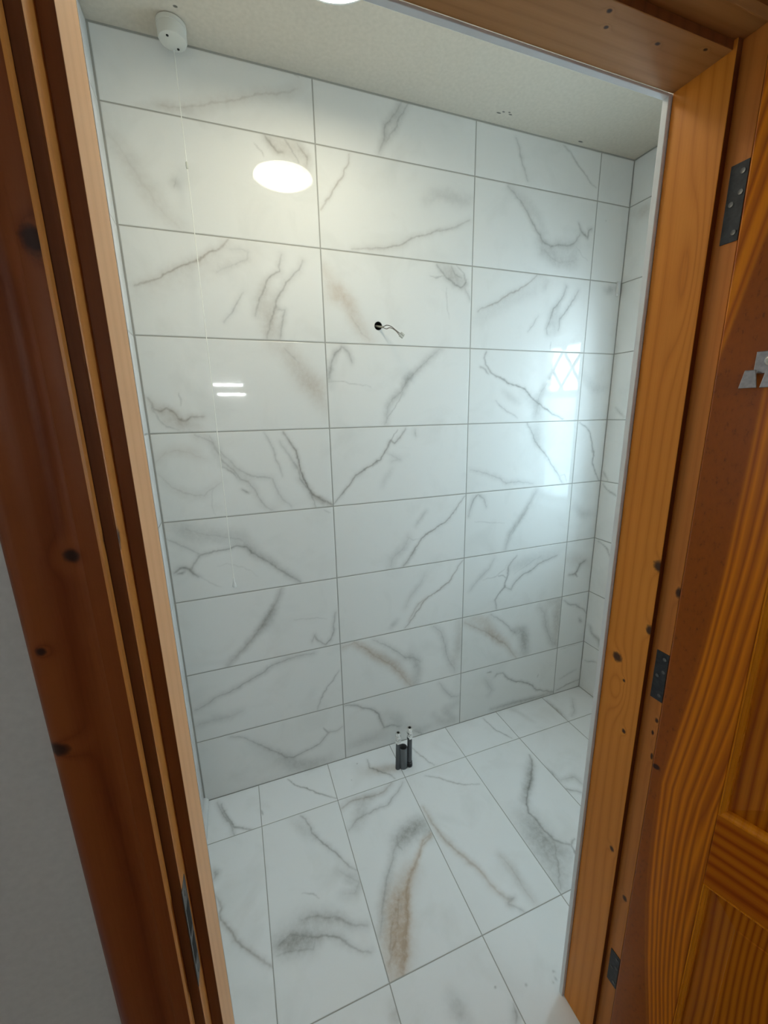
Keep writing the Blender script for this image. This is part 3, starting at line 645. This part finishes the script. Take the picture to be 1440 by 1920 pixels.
# ------------------------------------------------------------------ ceilings, outer walls, hall shell
cm = NT('ceiling_paint_marks'); tb = cm.b
P_ = cm.sep(cm.obj()); mk = None
for (x, y, rx, ry) in ((0.655, -0.052, 0.010, 0.0035), (0.668, -0.062, 0.006, 0.003), (0.700, -0.058, 0.008, 0.003), (0.69, -0.066, 0.005, 0.003), (-0.373, -0.112, 0.006, 0.004), (1.06, -0.02, 0.012, 0.004)):
    dx = cm.math('MULTIPLY', cm.math('SUBTRACT', P_[0], x), 1/rx); dy = cm.math('MULTIPLY', cm.math('SUBTRACT', P_[1], y), 1/ry)
    q = cm.math('ADD', cm.math('MULTIPLY', dx, dx), cm.math('MULTIPLY', dy, dy))
    mk = q if mk is None else cm.math('MINIMUM', mk, q)
e = cm.n('ShaderNodeMapRange', interpolation_type='SMOOTHSTEP'); cm.link(mk, e.inputs[0])
e.inputs[1].default_value = 0.4; e.inputs[2].default_value = 1.3; e.inputs[3].default_value = 0.85; e.inputs[4].default_value = 0
nz = cm.noise(cm.obj(), 90, 4)
cm.link(cm.mix(e.outputs[0], cm.ramp(nz, [(0.3, (0.65, 0.58, 0.48)), (0.7, (0.71, 0.635, 0.53))]), (0.08, 0.075, 0.06)), tb.inputs['Base Color'])
tb.inputs['Roughness'].default_value = 0.75
cm.bump(cm.noise(cm.obj(), 160, 4), 0.12, 0.002)
tag(obj('ceiling', boxes((XL, XR, -0.962, 0.0, ZC, ZC+0.04)), cm.m), kind='structure')
# partition between the two rooms, with the doorway
PY0, PY1 = -1.084, -0.975
JL, JR, JZ = OL-0.044, OR+0.040, OZ+0.040                 # rough opening
tag(obj('wall_front', boxes((-1.9, JL, PY0, PY1, 0, 2.62), (JR, 1.42, PY0, PY1, 0, 2.62), (JL, JR, PY0, PY1, JZ, 2.62)), hallpaint), kind='structure')
HX0, HX1, HY = -1.9, 1.42, -3.7
bx0, bx1, bz0, bz1 = -2.3, -1.5, 1.05, 2.05                # added landing window, in the left wall
tag(obj('wall_hall_left', boxes((HX0-0.1, HX0, HY, bx0, 0, 2.5), (HX0-0.1, HX0, bx1, PY0, 0, 2.5), (HX0-0.1, HX0, bx0, bx1, 0, bz0), (HX0-0.1, HX0, bx0, bx1, bz1, 2.5)), hallpaint), kind='structure')
tag(obj('wall_hall_right', boxes((HX1, HX1+0.1, HY, PY0, 0, 2.5)), hallpaint), kind='structure')
tag(obj('wall_hall_back', boxes((HX0, HX1, HY-0.1, HY, 0, 2.5)), hallpaint), kind='structure')
tag(obj('ceiling_hall', boxes((HX0, HX1, HY, PY0, 2.46, 2.5)), hallpaint), kind='structure')
tag(obj('floor_hall', boxes((HX0, HX1, HY, -1.150, -0.03, 0.0)), carpet), kind='structure')
# white quadrant along the foot of the left wall, and the white tile trims round the doorway
bm = bmesh.new(); qd = [(XL, 0.0)] + [(XL+0.018*math.cos(a), 0.020*math.sin(a)**0.8) for a in [i*PI/2/8 for i in range(9)]]
A = [bm.verts.new((x, -0.955, z)) for x, z in qd]; B = [bm.verts.new((x, -0.0005, z)) for x, z in qd]
for i in range(len(qd)): bm.faces.new((A[i], A[(i+1) % len(qd)], B[(i+1) % len(qd)], B[i]))
bm.faces.new(A[::-1]); bm.faces.new(B)
tag(obj('baseboard_left', bm, white), kind='structure')
tag(obj('trim_1', boxes((OR-0.0065, OR+0.002, -0.9725, -0.9620, 0.0, OZ-0.001)), trimgrey, bevel=0.0008), kind='structure')
tag(obj('trim_2', boxes((OL-0.004, OL+0.0004, -0.9622, -0.9608, 0.0, OZ-0.001)), trimgrey, bevel=0.0006), kind='structure')
tag(obj('trim_3', boxes((OL-0.004, OR+0.002, -0.9725, -0.9620, OZ-0.0028, OZ+0.001)), trimgrey, bevel=0.0008), kind='structure')
# linings that close the tiled room towards the partition
tag(obj('trim_4', boxes((XL, OL-0.0145, -0.974, -0.9625, 0, ZC), (OR+0.003, XR, -0.974, -0.9625, 0, ZC), (OL-0.0145, OR+0.003, -0.974, -0.9625, OZ+0.013, ZC)), plain('front_tile_back', (0.87, 0.87, 0.85), 0.3)), kind='structure')

# ------------------------------------------------------------------ window in the right wall (seen mirrored in the tiles)
gx = 1.52
wn = thing('window_1', loc=(gx, (WY0+WY1)/2, WZ0), kind='structure')
def child(o, parent):
    o.parent = parent; o.matrix_parent_inverse = parent.matrix_basis.inverted(); return o
def cobj(name, bm, mat, parent, **kw):
    return child(obj(name, bm, mat, None, **kw), parent)
t_ = 0.012
cobj('reveal', boxes((XR, gx+0.06, WY0-t_, WY0, WZ0-t_, WZ1+t_), (XR, gx+0.06, WY1, WY1+t_, WZ0-t_, WZ1+t_), (XR, gx+0.06, WY0, WY1, WZ1, WZ1+t_), (XR, gx+0.06, WY0, WY1, WZ0-t_, WZ0)), white, wn)
zt = 1.63
cobj('window_frame', boxes((gx, gx+0.05, WY0, WY0+0.03, WZ0, WZ1), (gx, gx+0.05, WY1-0.02, WY1, WZ0, WZ1), (gx, gx+0.05, WY0+0.03, WY1-0.02, WZ0, WZ0+0.035), (gx, gx+0.05, WY0+0.03, WY1-0.02, WZ1-0.03, WZ1), (gx, gx+0.05, WY0+0.03, WY1-0.02, zt-0.02, zt+0.02)), white, wn, bevel=0.003)
def glass(name, lo, hi, nscale):
    gm = NT(name); gm.t.nodes.remove(gm.b)
    tr = gm.n('ShaderNodeBsdfTransparent'); gl = gm.n('ShaderNodeBsdfGlossy'); ms = gm.n('ShaderNodeMixShader')
    gm.link(gm.ramp(gm.noise(gm.obj(), nscale, 3), [(0.35, lo), (0.65, hi)]), tr.inputs[0]); gl.inputs['Roughness'].default_value = 0.05
    ms.inputs[0].default_value = 0.06
    gm.link(tr.outputs[0], ms.inputs[1]); gm.link(gl.outputs[0], ms.inputs[2])
    gm.link(ms.outputs[0], gm.t.nodes['Material Output'].inputs[0])
    return gm.m
g_clear = glass('leaded_glass', (0.80, 0.86, 0.88), (0.97, 0.99, 1.0), 30)
g_frost = glass('obscured_glass', (0.42, 0.48, 0.50), (0.56, 0.61, 0.63), 14)
cobj('glass_pane', boxes((gx+0.020, gx+0.026, WY0+0.028, WY1-0.018, zt+0.018, WZ1-0.028)), g_clear, wn)
cobj('glass_pane', boxes((gx+0.020, gx+0.026, WY0+0.028, WY1-0.018, WZ0+0.033, zt-0.018)), g_frost, wn)
bm = bmesh.new()                                           # diamond leading of the top light
ya, yb, za, zb = WY0+0.03, WY1-0.02, zt+0.02, WZ1-0.03
s = (yb-ya)/2.5; k = -8
while k < 9:
    for sg in (1, -1):
        pts = []
        for i in range(61):
            z = za + (zb-za)*i/60; y = (ya+yb)/2 + k*s/1.0 + sg*(z-(za+zb)/2)*0.75
            if ya <= y <= yb: pts.append((gx+0.017, y, z))
        if len(pts) > 2: tube(bm, [pts[0], pts[-1]], 0.008, 6)
    k += 1
cobj('leading', bm, darkm, wn)

# unseen landing window, added so the hall fill reaches the door
wx = HX0-0.08
wh = thing('window_added', loc=(HX0-0.05, (bx0+bx1)/2, bz0), kind='structure')
cobj('window_frame', boxes((wx, wx+0.05, bx0, bx0+0.05, bz0, bz1), (wx, wx+0.05, bx1-0.05, bx1, bz0, bz1), (wx, wx+0.05, bx0+0.05, bx1-0.05, bz0, bz0+0.05), (wx, wx+0.05, bx0+0.05, bx1-0.05, bz1-0.05, bz1), (wx, wx+0.05, -1.92, -1.88, bz0+0.05, bz1-0.05)), white, wh, bevel=0.003)
cobj('glass_pane', boxes((wx+0.02, wx+0.026, bx0+0.05, bx1-0.05, bz0+0.05, bz1-0.05)), g_clear, wh)

# ------------------------------------------------------------------ door frame
w_face = wood_mat('pine_hall_side', (0, 1.0), 2, (0.085, 0.022, 0.005), (0.16, 0.048, 0.012), (0.22, 0.070, 0.018), freq=40, amp=0.4, contrast=0.4, rough=0.36, other=12.0)  # darker pine for the faces turned towards the hall
D_, M_, L_ = (0.105, 0.038, 0.012), (0.30, 0.125, 0.040), (0.42, 0.20, 0.075)
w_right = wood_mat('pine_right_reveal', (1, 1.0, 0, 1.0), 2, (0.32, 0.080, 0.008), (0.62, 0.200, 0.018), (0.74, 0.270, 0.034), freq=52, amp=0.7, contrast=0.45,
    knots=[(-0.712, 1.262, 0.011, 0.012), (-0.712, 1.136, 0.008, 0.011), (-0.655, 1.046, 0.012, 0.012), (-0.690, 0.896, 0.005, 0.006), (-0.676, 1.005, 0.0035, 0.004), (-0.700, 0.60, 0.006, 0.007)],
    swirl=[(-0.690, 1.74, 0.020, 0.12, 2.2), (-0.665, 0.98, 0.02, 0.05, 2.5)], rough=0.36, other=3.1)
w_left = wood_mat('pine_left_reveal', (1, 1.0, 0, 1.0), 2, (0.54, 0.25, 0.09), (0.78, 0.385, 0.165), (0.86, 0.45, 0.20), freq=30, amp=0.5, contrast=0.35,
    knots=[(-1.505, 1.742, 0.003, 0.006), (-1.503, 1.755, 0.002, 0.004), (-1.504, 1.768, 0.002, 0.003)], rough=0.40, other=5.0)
w_lin_l = wood_mat('pine_left_lining', (1, 1.0, 0, 1.0), 2, (0.16,0.05,0.012), (0.56, 0.200, 0.036), (0.68, 0.27, 0.055), freq=40, amp=0.6, contrast=0.4,
    knots=[(-1.548, 1.423, 0.013, 0.016)], rough=0.3, other=7.0)
w_lin_r = wood_mat('pine_right_lining', (1, 1.0, 0, 1.0), 2, (0.16,0.05,0.012), (0.50, 0.165, 0.028), (0.62, 0.22, 0.040), freq=60, amp=0.5, contrast=0.35,
    knots=[(-0.734, 1.223, 0.006, 0.011), (-0.732, 0.96, 0.004, 0.006), (-0.728, 0.93, 0.003, 0.006), (-0.733, 0.88, 0.003, 0.008), (-0.725, 0.50, 0.006, 0.008)], rough=0.38, other=9.0)
w_arch = wood_mat('pine_architrave', (0, 1.0), 2, (0.070, 0.012, 0.003), (0.20, 0.043, 0.009), (0.30, 0.080, 0.017), freq=26, amp=0.5, contrast=0.45,
    knots=[(-0.477, 1.675, 0.010, 0.013), (-0.496, 1.414, 0.0075, 0.008), (-0.538, 1.220, 0.013, 0.009), (-0.532, 1.328, 0.005, 0.005), (-0.523, 1.68, 0.004, 0.003)], rough=0.34, other=1.0)
w_head = wood_mat('pine_head', (1, 1.0, 2, 0.6), 0, (0.15, 0.055, 0.016), (0.40, 0.175, 0.050), (0.50, 0.23, 0.072), freq=60, amp=0.5, contrast=0.35,
    knots=[(0.1610, 0.1365, 0.0035, 0.0045), (0.1790, 0.1514, 0.003, 0.004), (0.1751, 0.2371, 0.003, 0.005), (0.1605, 0.3085, 0.0025, 0.004)], rough=0.42, other=11.0, stretch=1.3)
fr = thing('door_1', loc=(-0.05, -1.03, 0.0), kind='structure')
YS_L, YS_R, YFR = -1.050, -1.061, -1.088
cobj('door_stop', boxes((OR, OR+0.011, YS_R, -0.9735, 0.0, OZ+0.012)), w_right, fr, bevel=0.0012)
cobj('door_stop', boxes((OL-0.014, OL, YS_L, -0.9626, 0.0, OZ+0.012)), w_left, fr, bevel=0.0010)
cobj('door_stop', boxes((OL, OR, -1.056, -0.9735, OZ, OZ+0.012)), w_head, fr, bevel=0.0012)
cobj('side_jamb', boxes((OR+0.0112, JR-0.002, -1.094, -0.9735, 0.0, OZ+0.012)), w_lin_r, fr, bevel=0.0012)
cobj('side_jamb', boxes((JL+0.002, OL-0.0142, YFR+0.006, -0.9735, 0.0, OZ+0.012)), w_lin_l, fr, bevel=0.0025)
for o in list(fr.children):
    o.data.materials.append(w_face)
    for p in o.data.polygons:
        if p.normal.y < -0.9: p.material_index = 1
cobj('head_jamb', boxes((JL+0.002, JR-0.002, YFR, -0.9735, OZ+0.0122, JZ-0.002)), w_head, fr, bevel=0.0012)
ax_in = -0.472
prof = [(ax_in, PY0-0.0005), (ax_in, -1.0945), (ax_in-0.0018, -1.0972), (ax_in-0.006, -1.0985), (ax_in-0.016, -1.0985), (ax_in-0.019, -1.0965),
        (ax_in-0.026, -1.0955), (ax_in-0.033, -1.0975), (ax_in-0.040, -1.1015), (ax_in-0.050, -1.1045), (ax_in-0.061, -1.1045), (ax_in-0.068, -1.1020), (ax_in-0.0725, -1.0975), (ax_in-0.074, -1.0930), (ax_in-0.074, PY0-0.0005)]
def arch(mirror=None):
    bm = bmesh.new(); p = [(x if mirror is None else mirror-x, y) for x, y in prof]
    prism(bm, p, 0.0, OZ+0.026); return bm
la = cobj('architrave', arch(), w_arch, fr, smooth=True, angle=30)
la.data.materials.append(w_lin_l)                         # lighter inner arris: window light painted into the colour
for p in la.data.polygons:
    if p.normal.x > 0.55: p.material_index = 1
cobj('architrave', arch(mirror=OR+OL+0.0), w_arch, fr, smooth=True, angle=30)
bm = bmesh.new()
prism(bm, [(y, OZ+0.026+(ax_in-x)) for x, y in prof], ax_in-0.074, OR+OL-ax_in+0.074, axis='X')
cobj('architrave', bm, w_head, fr, smooth=True, angle=30)
# strike plate let into the left jamb
xs = OL-0.0142
bm = boxes((xs-0.0005, xs+0.0008, -1.086, -1.062, 0.800, 0.965))
for z in (0.815, 0.950): lathe(bm, [(0.0042, 0), (0.0042, 0.0009), (0.003, 0.0012)], (xs+0.0004, -1.074, z), 16, Matrix.Rotation(PI/2, 4, 'Y'))
sp = cobj('strike_plate', bm, oldsteel, fr, bevel=0.0004)
bm = boxes((xs+0.0004, xs+0.0011, -1.082, -1.067, 0.835, 0.872), (xs+0.0004, xs+0.0011, -1.082, -1.067, 0.885, 0.930))
child(obj("latch_hole", bm, darkm), sp).matrix_parent_inverse = Matrix.Identity(4)
# hinges: leaf on the right jamb with its screws, and the knuckle
hx = OR+0.0112
for z0, z1 in ((1.767, 1.867), (1.002, 1.101), (0.238, 0.333)):
    bm = boxes((hx-0.0010, hx+0.0006, -1.0935, -1.0705, z0, z1))
    for i in range(5):
        lathe(bm, [(0.0045, 0), (0.0045, (z1-z0)/5-0.001)], (hx+0.004, -1.1035, z0+i*(z1-z0)/5), 14)
    h = cobj('hinge', bm, black, fr, smooth=True, angle=30)
    for k, y in ((0.12, -1.087), (0.5, -1.078), (0.88, -1.087), (0.62, -1.088)):
        bm = bmesh.new(); lathe(bm, [(0.0034, 0), (0.0034, 0.0010), (0.0015, 0.0004)], (hx-0.0009, y, z0+k*(z1-z0)), 12, Matrix.Rotation(-PI/2, 4, 'Y'))
        child(obj('screw', bm, oldsteel, smooth=True), h).matrix_parent_inverse = Matrix.Identity(4)

# ------------------------------------------------------------------ door leaf, standing open against the landing
U_ = Vector((0.296, -0.955, 0)).normalized()
dr = thing('door', 'orange varnished pine panelled door standing open at the right, with a metal coat hook', 'door', (0.330, -1.111, 0.006))
dr.rotation_euler = (0, 0, math.atan2(U_.y, U_.x))
dk, dm, dl = (0.28, 0.045, 0.001), (0.52, 0.13, 0.002), (0.70, 0.22, 0.006)
w_stile = stile_mat('pine_door_stile', (0.36, 0.065, 0.001), (0.60, 0.150, 0.002), (0.84, 0.265, 0.004), (0.34, 0.078, 0.002))
w_rail = wood_mat('pine_door_rail', (2, 1.0), 0, dk, (0.44, 0.085, 0.002), (0.62, 0.17, 0.004), freq=38, amp=0.8, contrast=0.9, rough=0.27, other=4.0)
w_panel = wood_mat('pine_door_panel', (0, 1.0), 2, dk, (0.46, 0.115, 0.002), (0.66, 0.20, 0.006), freq=70, amp=0.9, contrast=0.9, rough=0.27, other=6.0, swirl=[(0.22, 0.62, 0.05, 0.25, 3.0)])
w_bead = wood_mat('pine_door_moulding', (0, 1.0), 2, (0.44, 0.10, 0.003), (0.66, 0.20, 0.008), (0.80, 0.28, 0.014), freq=60, amp=0.5, contrast=0.5, rough=0.20, other=8.0)
W_, H_, T_ = 0.762, 1.990, 0.035
def dobj(name, bm, mat, parent=dr, **kw):
    o = obj(name, bm, mat, None, **kw); o.parent = parent; return o
dobj('stile', boxes((0, 0.101, 0, T_, 0, H_)), w_stile, bevel=0.0015)
dobj('stile', boxes((W_-0.101, W_, 0, T_, 0, H_)), w_stile, bevel=0.0015)
rails = [(0.0, 0.21), (0.710, 0.862), (1.87, H_)]
for a, b in rails: dobj('rail', boxes((0.1012, W_-0.1012, 0.0004, T_-0.0004, a, b)), w_rail, bevel=0.0008)
for a, b in ((0.2102, 0.7098), (0.8622, 1.8698)): dobj('muntin', boxes((0.331, 0.431, 0.0004, T_-0.0004, a, b)), w_stile, bevel=0.0008)
def panel(x0, x1, z0, z1):
    bm = bmesh.new()
    def ring(i, y): return [bm.verts.new(v) for v in ((x0+i, y, z0+i), (x1-i, y, z0+i), (x1-i, y, z1-i), (x0+i, y, z1-i))]
    R_ = [ring(0.0, 0.0125), ring(0.012, 0.0125), ring(0.050, 0.0060), ring(0.051, 0.0045)]
    for a, b in zip(R_, R_[1:]):
        for k in range(4): bm.faces.new((a[k], a[(k+1) % 4], b[(k+1) % 4], b[k]))
    bm.faces.new(R_[-1])
    K = [ring(0.0, T_-0.012)]
    for k in range(4): bm.faces.new((R_[0][k], R_[0][(k+1) % 4], K[0][(k+1) % 4], K[0][k]))
    bm.faces.new(K[0][::-1])
    p = dobj('panel', bm, w_panel)
    bm = bmesh.new()                                      # ovolo bead round the panel
    def mring(i, y): return [bm.verts.new(v) for v in ((x0+i, y, z0+i), (x1-i, y, z0+i), (x1-i, y, z1-i), (x0+i, y, z1-i))]
    pr = [(0.0, 0.0128), (0.0, -0.0002), (0.0022, -0.0002), (0.0026, 0.0014), (0.0060, 0.0028), (0.0090, 0.0062), (0.0100, 0.0105), (0.0100, 0.0128)]
    rs = [mring(i, y) for i, y in pr]
    for a, b in zip(rs, rs[1:]):
        for k in range(4): bm.faces.new((a[k], a[(k+1) % 4], b[(k+1) % 4], b[k]))
    m = dobj('panel_moulding', bm, w_bead, parent=p)
for (z0, z1) in ((0.2102, 0.7098), (0.8622, 1.8698)):
    panel(0.1012, 0.3308, z0, z1); panel(0.4312, W_-0.1012, z0, z1)
# coat hook
bm = boxes((0.0425, 0.0735, -0.0030, 0.0, 1.5740, 1.6030))
lathe(bm, [(0.0062, 0), (0.0062, 0.0015), (0.004, 0.0035), (0.0015, 0.004)], (0.058, -0.003, 1.590), 20, Matrix.Rotation(PI/2, 4, 'X'))
for xa in (0.0455, 0.0675):
    q = [((0.0065, 0.0), 1.575, -0.004), ((0.0070, 0.0), 1.567, -0.012), ((0.0075, 0), 1.5625, -0.020)]
    vs = box(bm, xa-0.0055, xa+0.0055, -0.020, -0.001, 1.5735, 1.5765)
    # flared tip, a tapering tongue
    t0 = [(xa-0.0058, 1.578), (xa+0.0058, 1.578), (xa+0.0098, 1.5545), (xa-0.0098, 1.5545)]
    A = [bm.verts.new((x-0.002, -0.0245, z)) for x, z in t0]; B = [bm.verts.new((x-0.002, -0.0205, z)) for x, z in t0]
    for i in range(4): bm.faces.new((A[i], A[(i+1) % 4], B[(i+1) % 4], B[i]))
    bm.faces.new(A[::-1]); bm.faces.new(B)
dobj('coat_hook', bm, steel, bevel=0.0009)['label'] = 'brushed metal coat hook with two flared prongs'

# ------------------------------------------------------------------ things in the room
t = thing('ceiling_light', 'round white flush ceiling light, lit', 'ceiling light', (-0.040, -0.453, ZC))
LR, LZ = 0.127, 2.497
em = NT('lamp_diffuser'); em.b.inputs['Base Color'].default_value = (0.9, 0.9, 0.9, 1)
em.b.inputs['Emission Color'].default_value = (1.0, 0.935, 0.72, 1); em.b.inputs['Emission Strength'].default_value = 12.0
bm = bmesh.new(); lathe(bm, [(LR*0.97, ZC-0.0005), (LR, ZC-0.006), (LR, LZ+0.003), (LR-0.003, LZ), (LR-0.007, LZ), (LR-0.008, LZ+0.004)], (-0.040, -0.453, 0), 72)
cobj('housing', bm, white, t, smooth=True)
bm = bmesh.new(); lathe(bm, [(LR-0.0075, LZ+0.003), (LR-0.0075, LZ+0.0005), (LR-0.012, LZ-0.0012), (0.05, LZ-0.0022)], (-0.040, -0.453, 0), 72)
cobj('diffuser', bm, em.m, t, smooth=True)

cx, cy = -0.390, -0.0555
t = thing('pull_cord_switch', 'cream pull cord switch on the ceiling with its long white cord hanging before the tiles', 'light switch', (cx, cy, ZC))
bm = bmesh.new(); lathe(bm, [(0.034, ZC-0.0003), (0.0375, ZC-0.002), (0.0375, ZC-0.011), (0.0362, ZC-0.012), (0.0362, ZC-0.034), (0.0340, ZC-0.0385), (0.030, ZC-0.0400)], (cx, cy, 0), 48)
cobj('switch_body', bm, switchp, t, smooth=True)
for a, b in ((-0.019, -0.019), (0.019, 0.019)):
    bm = bmesh.new(); lathe(bm, [(0.0032, ZC-0.0412), (0.0032, ZC-0.0395)], (cx+a*0.6, cy+b, 0), 12)
    cobj('screw', bm, darkm, t)
ex, ey = -0.3905, -0.030
bm = bmesh.new(); tube(bm, [(ex, ey, ZC-0.039), (ex, ey, 2.259)], 0.0013, 8)
tube(bm, [(ex, ey, 2.246), (ex, ey, 1.42), (ex, ey, 0.956)], 0.0013, 8)
cobj('cord', bm, plain('cord_white', (0.93, 0.92, 0.86), 0.5), t)
bm = bmesh.new(); lathe(bm, [(0.0012, 2.262), (0.0030, 2.260), (0.0034, 2.2525), (0.0030, 2.245), (0.0012, 2.243)], (ex, ey, 0), 16)
cobj('cord_connector', bm, plain('clear_connector', (0.62, 0.62, 0.54), 0.15), t, smooth=True)
bm = bmesh.new(); lathe(bm, [(0.0012, 0.963), (0.0026, 0.961), (0.0030, 0.952), (0.0062, 0.938), (0.0072, 0.931), (0.0062, 0.928), (0.002, 0.927)], (ex, ey, 0), 20)
cobj('cord_pull', bm, white, t, smooth=True)

# cable out of the wall, two cores in a terminal block
t = thing('electric_cable', 'grey cable with two loose cores sticking out of a round hole in the tiled wall', 'cable', (0.203, 0.0, 1.853))
bm = bmesh.new()
lathe(bm, [(0.0152, -0.001), (0.0152, 0.035), (0.0150, 0.0351)], (0.203, 0.0, 1.853), 32, Matrix.Rotation(-PI/2, 4, 'X'), cap=False)
lathe(bm, [(0.0152, 0.035), (0.001, 0.0352)], (0.203, 0.0, 1.853), 32, Matrix.Rotation(-PI/2, 4, 'X'))
cobj('hole_lining', bm, darkm, t)
bm = bmesh.new(); tube(bm, spline([(0.197, 0.030, 1.858), (0.200, 0.008, 1.853), (0.209, -0.010, 1.848), (0.216, -0.018, 1.846)]), 0.0036, 12)
cobj('cable_sheath', bm, wirem, t, smooth=True)
bm = bmesh.new(); tube(bm, spline([(0.216, -0.018, 1.847), (0.226, -0.028, 1.851), (0.238, -0.042, 1.845), (0.250, -0.055, 1.831), (0.262, -0.069, 1.817)]), 0.0015, 8)
cobj('core', bm, plain('core_grey', (0.16, 0.155, 0.14), 0.45), t, smooth=True)
bm = bmesh.new(); tube(bm, spline([(0.216, -0.018, 1.845), (0.225, -0.027, 1.839), (0.236, -0.039, 1.841), (0.250, -0.055, 1.829), (0.259, -0.069, 1.812)]), 0.0015, 8)
cobj('core', bm, plain('core_brown', (0.20, 0.17, 0.14), 0.45), t, smooth=True)
bm = bmesh.new()
Mx = Matrix.Translation((0.266, -0.074, 1.811)) @ Matrix.Rotation(math.radians(35), 4, 'Y')
for dz in (-0.0042, 0.0042):
    box(bm, -0.008, 0.008, -0.0045, 0.0045, dz-0.0036, dz+0.0036, Mx)
    lathe(bm, [(0.0022, -0.007), (0.0024, -0.004)], (0.266, -0.0745, 1.811), 10, Matrix.Rotation(math.radians(35), 4, 'Y') @ Matrix.Translation((-0.004, 0, dz)) @ Matrix.Rotation(-PI/2, 4, 'X'))
cobj('terminal_block', bm, clearp, t, bevel=0.0008)

# plumbing stubs in the floor
def stub(name, label, x, y, top, lean, ring=None):
    t = thing(name, label, 'pipe', (x, y, 0), 'plumbing stubs standing out of the floor tiles')
    p0 = Vector((x, y, -0.01)); p1 = Vector((x+lean[0], y+lean[1], top))
    bm = bmesh.new(); tube(bm, [p0, p0.lerp(p1, 0.5), p1], 0.0105, 20); cobj('pipe_wall', bm, pexm, t, smooth=True)
    if ring:
        bm = bmesh.new(); lathe(bm, [(0.011, 0.0), (0.0135, 0.002), (0.0135, 0.014), (0.0115, 0.016), (0.0128, 0.018), (0.0128, 0.024), (0.0107, 0.026)], (x, y, 0.001), 20)
        cobj('pipe_clip', bm, black, t, smooth=True)
    bm = bmesh.new(); c = tuple(p1)
    lathe(bm, [(0.0085, -0.004), (0.0125, -0.002), (0.0135, 0.001), (0.0135, 0.011), (0.0125, 0.013)], c, 6)
    lathe(bm, [(0.0098, 0.012), (0.0098, 0.024)], c, 20)
    lathe(bm, [(0.0128, 0.023), (0.0138, 0.025), (0.0138, 0.036), (0.0125, 0.038)], c, 6)
    lathe(bm, [(0.0112, 0.037), (0.0118, 0.040), (0.0118, 0.050), (0.0108, 0.0515), (0.0066, 0.0515), (0.0062, 0.030)], c, 24)
    # small screwdriver-slot boss on the side of the isolating valve
    lathe(bm, [(0.0045, 0.0), (0.0045, 0.013), (0.003, 0.0135)], (c[0], c[1], c[2]+0.018), 12, Matrix.Rotation(PI/2, 4, 'X'))
    v = cobj('isolating_valve', bm, chrome, t, smooth=True, angle=25)
    bm = bmesh.new(); lathe(bm, [(0.0063, 0.044), (0.0063, 0.0445)], c, 20)
    child(obj('valve_bore', bm, darkm), v).matrix_parent_inverse = Matrix.Identity(4)
    return t
stub('water_pipe', 'dark plastic water pipe with chrome valve, left of the open waste pipe', 0.2020, -0.1370, 0.131, (0.006, 0.004))
stub('water_pipe', 'dark plastic water pipe with chrome valve and black foot collar, right of the waste pipe', 0.2560, -0.1430, 0.145, (0.004, 0.004), ring=True)
t = thing('waste_pipe', 'open-topped grey waste pipe between two thin valved pipes', 'pipe', (0.2275, -0.1330, 0))
bm = bmesh.new(); lathe(bm, [(0.0185, -0.01), (0.0185, 0.103), (0.0178, 0.105), (0.0158, 0.105), (0.0152, 0.103), (0.0152, 0.01), (0.0005, 0.009)], (0.2290, -0.1370, 0), 40)
cobj('pipe_wall', bm, wastem, t, smooth=True)
bm = bmesh.new(); lathe(bm, [(0.0149, 0.03), (0.0149, 0.0305)], (0.2290, -0.1370, 0), 32)
cobj('pipe_bore', bm, darkm, t)

# white plastic tile spacer left in the top right joint
bm = bmesh.new()
prism(bm, [(1.346, 2.0920), (1.3585, 2.0920), (1.3585, 2.0350), (1.3500, 2.0330), (1.3455, 2.0420)], -0.012, -0.0006)
bmesh.ops.transform(bm, matrix=Matrix(((1, 0, 0, 0), (0, 0, 1, 0), (0, 1, 0, 0), (0, 0, 0, 1))), verts=bm.verts[:])
tag(obj('tile_spacer', bm, white, bevel=0.0006), 'small white plastic tile wedge stuck to the tiles near the right corner', 'tile spacer')

# twin tube wall light on the landing, behind the camera (its glint shows in the tiles)
t = thing('wall_light', 'twin tube strip light on the landing wall, mirrored as two streaks in the tiles', 'wall light', (-0.31, HY, 1.835))
cobj('backplate', boxes((-0.49, -0.13, HY+0.001, HY+0.03, 1.815, 1.860)), oldsteel, t, bevel=0.003)
tubem = NT('fluorescent_tube'); tubem.b.inputs['Emission Color'].default_value = (0.95, 0.98, 1, 1); tubem.b.inputs['Emission Strength'].default_value = 30.0
for x0, x1, z in ((-0.485, -0.165, 1.893), (-0.445, -0.145, 1.787)):
    bm = bmesh.new(); tube(bm, [(x0, HY+0.05, z), (x1, HY+0.05, z)], 0.014, 16)
    cobj('lamp_tube', bm, tubem.m, t, smooth=True)
